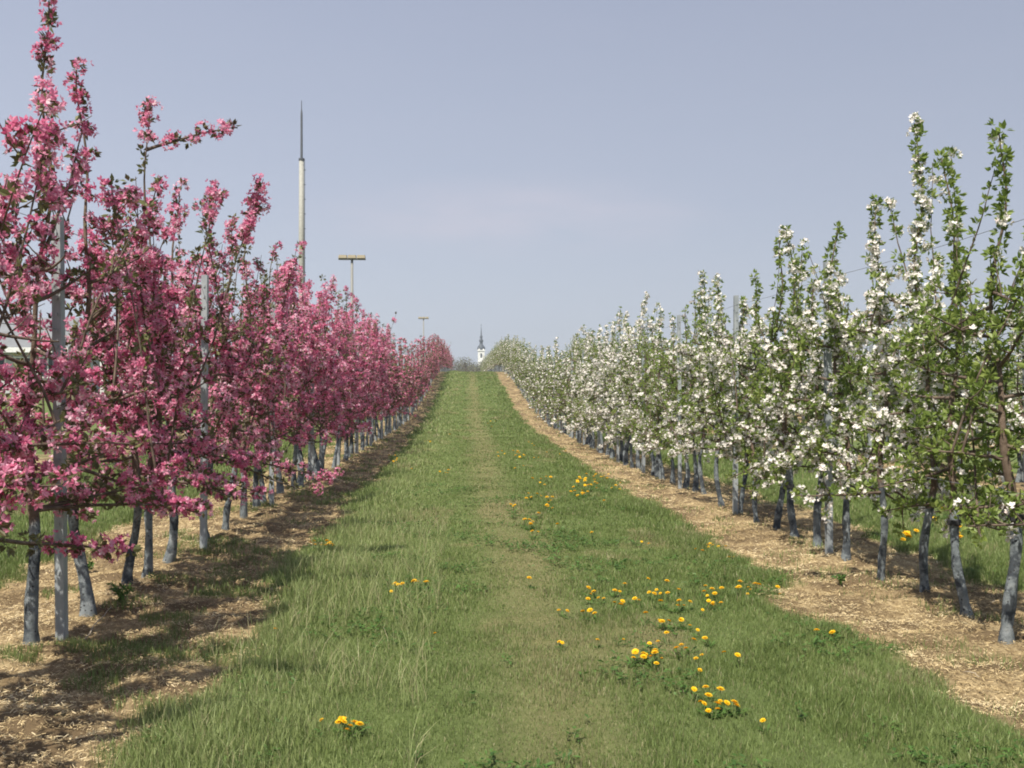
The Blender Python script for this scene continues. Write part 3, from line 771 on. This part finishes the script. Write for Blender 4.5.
# ------------------------------------------------------------------ small plants, stick
def weed(x, y, label, n=34, h=.16, seed=1):
    r = np.random.default_rng(seed); g = Geo(); s = Geo()
    for k in range(9):
        a = r.uniform(0, 6.28); tip = np.array([math.cos(a)*h*.5, math.sin(a)*h*.5, h*r.uniform(.6, 1.1)])
        P = np.linspace([0, 0, 0], tip, 4); P[1:3, 2] += .02; s.tube(P, .002, 4)
        m_ = n//3; t_ = r.uniform(.3, 1, m_); B, _ = along(P, t_); D = unit(r.normal(0, 1, (m_, 3))+[0, 0, .6]); S = unit(np.cross(D, r.normal(0, 1, (m_, 3)))); N = np.cross(S, D)
        g.kites(B, D, S, N, r.uniform(.025, .05, m_), .02, .05, .5, r.uniform(0, 1, m_))
    o = thing('weed_plant', label, 'plant', (x, y, float(ground(x, y))))
    obj('leaves', g.mesh('weed_leaves', [M['weed']]), o); obj('stems', s.mesh('weed_stems', [M['stem_green']], attrs=False), o)
x, y = hit(122, 606); weed(x, y, 'small bright green weed at the foot of the third pink tree')
x, y = hit(88, 573); weed(x, y, 'tiny green weed on the straw behind the second pink trunk', 20, .09, 3)
x, y = hit(840, 585); weed(x, y, 'low green weed on the straw between white row trunks', 20, .08, 4)
def stick(p, q, label, r_=.004):
    (xa, ya), (xb, yb) = hit(*p), hit(*q)
    A = np.array([xa, ya, float(ground(xa, ya))+.012]); B = np.array([xb, yb, float(ground(xb, yb))+.03])
    P = np.linspace(A, B, 7); P[:, 2] += .015*np.sin(np.linspace(0, 3.14, 7)); P[:, 0] += .008*np.sin(np.arange(7)*2.)
    g = Geo(); g.tube(P-A, np.linspace(r_, r_*.5, 7), 6)
    tag(obj('stick', g.mesh('stick', [M['pale_wood']], attrs=False), loc=tuple(A)), label, 'stick')
stick((84, 643), (112, 612), 'pale thin dead stick lying on straw beside the left post')
stick((985, 607), (1010, 604), 'thin pale stick lying on straw behind the right trunks')
stick((962, 675), (980, 683), 'short pale stick lying on straw near the right edge')

# ------------------------------------------------------------------ masts
def far_pt(px, d):
    a = math.atan((px-512)/1000.)-YAW; return d*math.tan(a), d
# tall aerial mast
x, y = far_pt(301.5, 62); z0 = float(ground(x, y))
o = thing('radio_mast', 'tall slim white mast with a thin dark aerial rod on top, behind the pink row', 'mast', (x, y, z0))
px1 = .0625
ztop = 1.6+(385-105)*px1-z0; zmid = 1.6+(385-163)*px1-z0
g = Geo(); g.lathe([(.21, -.3), (.20, .2), (.175, zmid*.6), (.148, zmid), (.0, zmid+.02)], 16); obj('pole', g.mesh('pole', [M['mast_paint']], True, attrs=False), o)
g = Geo(); g.lathe([(.18, zmid-.06), (.18, zmid+.06), (.0, zmid+.08)], 16); obj('collar', g.mesh('collar', [M['mast_dark']], attrs=False), o)
g = Geo(); g.lathe([(.08, zmid), (.065, ztop-.8), (.03, ztop-.5), (.02, ztop), (0, ztop)], 8); obj('aerial_rod', g.mesh('aerial', [M['mast_dark']], attrs=False), o)
g = Geo(); g.tube(np.array([[.24, -.1, 1], [.22, -.12, zmid*.5], [.20, -.1, zmid]]), .02, 5)
for zz_ in np.arange(1.2, zmid, .9): g.box((.15, -.13, zz_), (.27, -.07, zz_+.05))
obj('cable', g.mesh('cable', [M['mast_dark']], attrs=False), o)
# floodlight masts
def flood(px, d, ytop, wpx, label):
    x, y = far_pt(px, d); z0 = float(ground(x, y)); s = d/1000.
    H = 1.6+(385-ytop)*s-z0; W = wpx*s
    o = thing('floodlight_mast', label, 'floodlight', (x, y, z0), 0, 'floodlight masts behind the pink row')
    g = Geo(); g.lathe([(.16, -.3), (.15, .1), (.10, H-.15), (0, H-.14)], 12); obj('pole', g.mesh('pole', [M['lamp_pole_paint']], True, attrs=False), o)
    g = Geo(); g.box((-W/2, -.08, H-.22), (W/2, .08, H-.12)); obj('crossbar', g.mesh('crossbar', [M['lamp_pole_paint']], attrs=False), o)
    for k in range(3):
        cx = (k-1)*W*.335
        g = Geo(); hw = W*.155
        V = [(cx-hw, -.30, H-.10), (cx+hw, -.30, H-.10), (cx+hw, .28, H-.10), (cx-hw, .28, H-.10), (cx-hw*.9, -.22, H+.16), (cx+hw*.9, -.22, H+.16), (cx+hw*.9, .2, H+.20), (cx-hw*.9, .2, H+.20)]
        g.add(V, [(0,3,2,1),(4,5,6,7),(0,1,5,4),(1,2,6,5),(2,3,7,6),(3,0,4,7)])
        l = obj('lamp', g.mesh('lamp', [M['lamp_housing']], attrs=False), o)
        g = Geo(); g.box((cx-hw*.85, -.24, H-.113), (cx+hw*.85, .22, H-.103)); obj('lens', g.mesh('lens', [M['window_glass']], attrs=False), l)
flood(352, 82, 258, 27, 'floodlight mast with a broad flat lamp bar, rising above the middle of the pink row')
flood(423.5, 185, 318, 10.5, 'small distant floodlight mast peeking over the far end of the pink row')

# ------------------------------------------------------------------ house behind the pink row
def house():
    d = 62.; s = d/1000.
    xa, _ = far_pt(-60, d); xb, _ = far_pt(64, d); z0 = float(ground((xa+xb)/2, d))
    o = thing('house', 'low grey house with a shallow grey roof and white eaves behind the pink trees', 'house', ((xa+xb)/2, d, z0))
    hw = (xb-xa)/2; eave = 1.6+(385-350)*s-z0; ridge = eave+2.0; dp = 7.
    g = Geo(); g.box((-hw, 0, -.4), (hw, dp, eave)); 
    g.add([(hw-.003, 0, eave), (hw-.003, dp, eave), (hw-.003, dp/2, ridge-.1), (hw-.003, dp/2, ridge-.1)], [(0, 1, 2, 3)])
    obj('wall', g.mesh('wall', [M['house_render']], attrs=False), o)
    g = Geo(); k = .45
    for sy in (0, 1):
        ya, yb = (-k, dp/2) if sy == 0 else (dp+k, dp/2)
        za, zb = eave-.02, ridge
        V = [(-hw-k, ya, za), (hw+k, ya, za), (hw+k, yb, zb), (-hw-k, yb, zb), (-hw-k, ya, za+.14), (hw+k, ya, za+.14), (hw+k, yb, zb+.14), (-hw-k, yb, zb+.14)]
        g.add(V, [(0,3,2,1),(4,5,6,7),(0,1,5,4),(1,2,6,5),(2,3,7,6),(3,0,4,7)])
    rf = obj('roof', g.mesh('roof', [M['roof_grey']], attrs=False), o)
    g = Geo(); g.box((-hw-k, -k-.12, eave-.20), (hw+k, -k-.003, eave+.10)); obj('gutter_board', g.mesh('fascia', [M['white_trim']], attrs=False), o)
    for cx in (-hw*.62, -hw*.1, hw*.36, hw*.74):
        f = Geo(); w2, zb, zt = .62, eave-1.75, eave-.45
        f.box((cx-w2, -.05, zb), (cx-w2+.09, -.004, zt)); f.box((cx+w2-.09, -.05, zb), (cx+w2, -.004, zt)); f.box((cx-.04, -.05, zb+.09), (cx+.04, -.004, zt-.09))
        f.box((cx-w2+.09, -.05, zt-.09), (cx+w2-.09, -.004, zt)); f.box((cx-w2+.09, -.05, zb), (cx+w2-.09, -.004, zb+.09))
        wn = obj('window', f.mesh('window', [M['white_trim']], attrs=False), o)
        g = Geo(); g.box((cx-w2+.09, -.02, zb+.09), (cx+w2-.09, -.006, zt-.09)); obj('pane', g.mesh('pane', [M['window_glass']], attrs=False), wn)
    # glazed porch beside it
    xc, _ = far_pt(100, d-1); xd, _ = far_pt(150, d-1); z1 = float(ground(xc, d-1)); H = 1.6+(385-333)*s-z1
    p = thing('glazed_porch', 'white framed glass shelter standing right of the grey house behind pink blossom', 'shelter', ((xc+xd)/2, d-1, z1))
    hw = (xd-xc)/2; fr = Geo()
    for x in np.linspace(-hw+.12, hw-.12, 3):
        fr.box((x-.12, 0, -.3), (x+.12, .2, H)); fr.box((x-.12, 4, -.3), (x+.12, 4.2, H))
    fr.box((-hw, -.1, H), (hw, 4.3, H+.22)); fr.box((-hw+.24, .03, H-1.1), (hw-.24, .15, H-.98))
    obj('frame', fr.mesh('frame', [M['white_trim']], attrs=False), p)
    gm, tt, bb = mat('porch_glass', .08, .5); bb.inputs['Base Color'].default_value = (.42, .50, .56, 1); bb.inputs['Transmission Weight'].default_value = .6
    for a_, b_ in ((-hw+.24, -.13), (.13, hw-.24)):
        g = Geo(); g.box((a_, .18, 0), (b_, .195, H-1.12)); g.box((a_, .18, H-.96), (b_, .195, H-.01)); obj('pane', g.mesh('pane', [gm], attrs=False), p)
house()

# ------------------------------------------------------------------ church
def church():
    d = 620.; s = d/1000.; x, y = far_pt(481.2, d); z0 = float(ground(x, y))
    o = thing('church', 'distant white church tower with a dark onion spire beyond the crest', 'church', (x, y, z0))
    Z = lambda py: 1.6+(385-py)*s-z0
    hw = 2.05; g = Geo(); g.box((-hw, -hw, -1), (hw, hw, Z(351)))
    g.box((-hw-.2, -hw-.2, Z(362)), (hw+.2, hw+.2, Z(361.2))); g.box((-hw-.35, -hw-.35, Z(351)), (hw+.35, hw+.35, Z(350.0)))
    # stepped gable shoulders
    g.add([(-hw, -hw-.02, Z(350)), (hw, -hw-.02, Z(350)), (.8, -hw-.02, Z(347.4)), (-.8, -hw-.02, Z(347.4)),
           (-hw, hw+.02, Z(350)), (hw, hw+.02, Z(350)), (.8, hw+.02, Z(347.4)), (-.8, hw+.02, Z(347.4))], [(0,1,2,3),(4,7,6,5),(0,3,7,4),(1,5,6,2),(3,2,6,7)])
    obj('tower', g.mesh('tower', [M['white_render']], attrs=False), o)
    prof = [(2.3, Z(349.9)), (2.5, Z(348.5)), (2.35, Z(347)), (1.3, Z(345)), (.95, Z(343.8)), (.95, Z(342.4)), (1.35, Z(341.4)), (1.3, Z(340.4)), (.75, Z(339)), (.62, Z(338)), (.95, Z(337.2)), (.8, Z(336.3)), (.42, Z(335)), (.28, Z(331)), (.12, Z(326.5)), (0, Z(326.3))]
    g = Geo(); g.lathe(prof, 12); sp_ = obj('spire', g.mesh('spire', [M['dark_slate']], True, attrs=False), o)
    g = Geo(); g.box((-.07, -.07, Z(326.6)), (.07, .07, Z(323.8))); g.box((-.5, -.06, Z(325.2)), (.5, .06, Z(324.9))); obj('cross', g.mesh('cross', [M['mast_dark']], attrs=False), sp_)
    for zc, hh, ww in ((Z(355.5), 1.3, .55), (Z(367), 1.0, .4)):
        g = Geo(); g.box((-ww, -hw-.06, zc-hh), (ww, -hw-.004, zc+hh)); g.lathe([(0, 0)], 4) if False else None
        obj('window', g.mesh('window', [M['dark_slate']], attrs=False), o)
    g = Geo(); g.box((-hw-.02-.0, -hw-.1, Z(359.8)), (-hw+.0, -hw-.08, Z(359.7))) if False else None
    # clock
    a = np.linspace(0, 2*np.pi, 17)[:-1]; g = Geo()
    V = [(.75*math.cos(t_), -hw-.12, Z(349.2)-.0+.75*math.sin(t_)) for t_ in a]+[(.75*math.cos(t_), -hw-.05, Z(349.2)+.75*math.sin(t_)) for t_ in a]
    g.add(V, [(i, (i+1) % 16, 16+(i+1) % 16, 16+i) for i in range(16)]+[(0, 2*i+1, 2*i+2, 2*i+3) for i in range(7)])
    obj('clock', g.mesh('clock', [M['dark_slate']], attrs=False), o)
    # nave stretching behind
    g = Geo(); g.box((-4.5, hw+.01, -1), (4.5, hw+20, 8)); obj('nave', g.mesh('nave', [M['white_render']], attrs=False), o)
    g = Geo(); g.add([(-4.9, hw+.02, 8.01), (4.9, hw+.02, 8.01), (0, hw+.02, 13.5), (0, hw+.02, 13.5), (-4.9, hw+20.4, 8.01), (4.9, hw+20.4, 8.01), (0, hw+20.4, 13.5), (0, hw+20.4, 13.5)],
                     [(0, 1, 2, 3), (4, 7, 6, 5), (0, 3, 7, 4), (1, 5, 6, 2), (0, 4, 5, 1)]); obj('roof', g.mesh('roof', [M['roof_grey']], attrs=False), o)
church()

# ------------------------------------------------------------------ far wood beyond the crest
def wood():
    r = np.random.default_rng(3); g = Geo(); tr = Geo()
    for k in range(130):
        d = r.uniform(285, 380); px = r.uniform(395, 560) if k < 70 else r.uniform(300, 620)
        x, y = far_pt(px, d); z0 = float(ground(x, y)); s = d/1000.
        top = 1.6+(385-r.uniform(356, 362))*s
        if 458 < px < 474: top = 1.6+(385-r.uniform(356, 363))*s
        if 472 < px < 486: top = 1.6+(385-r.uniform(361, 367))*s
        H = top-z0
        tr.tube(np.array([[x, y, z0-.2], [x+.1, y, z0+H*.5], [x, y, z0+H*.9]]), [.2, .12, .03], 5)
        for q in range(9):
            a = r.uniform(0, 6.28); zb = z0+H*r.uniform(.3, .7)
            tr.tube(np.array([[x, y, zb], [x+math.cos(a)*1.0, y+math.sin(a)*1.0, zb+H*.15], [x+math.cos(a)*1.6, y+math.sin(a)*1.6, zb+H*.28]]), [.07, .05, .02], 4)
        n = 420; u = unit(r.normal(0, 1, (n, 3)))*r.uniform(.35, 1, n)[:, None]**.5
        P = np.array([x, y, z0+H*.62])+u*np.array([H*.30, H*.30, H*.38])
        D = unit(r.normal(0, 1, (n, 3))+[0, 0, .8]); S = unit(np.cross(D, r.normal(0, 1, (n, 3)))); N = np.cross(S, D)
        g.kites(P, D, S, N, r.uniform(.3, .7, n), r.uniform(.06, .3, n), .1, .5, r.uniform(0, 1, n))
    o = tag(obj('distant_wood', g.mesh('distant_wood', [M['seed']])), 'grey-green spring wood seen low on the skyline beyond the grass crest', 'wood', kind='stuff')
    obj('trunks', tr.mesh('trunks', [M['bark']], attrs=False), o)
wood()

# ------------------------------------------------------------------ thin spring haze
HAZE = 0.00045
g = Geo(); g.box((-920, -70, -22), (920, 1270, 48))
m = bpy.data.materials.new('haze_air'); m.use_nodes = True; t = m.node_tree; t.nodes.clear()
po = t.nodes.new('ShaderNodeOutputMaterial'); pv = t.nodes.new('ShaderNodeVolumePrincipled')
pv.inputs['Color'].default_value = (.82, .87, .95, 1); pv.inputs['Density'].default_value = HAZE; pv.inputs['Anisotropy'].default_value = .2
t.links.new(pv.outputs[0], po.inputs['Volume'])
if HAZE: tag(obj('haze', g.mesh('haze', [m], attrs=False)), 'thin pale spring haze over the orchard', 'haze', kind='stuff')
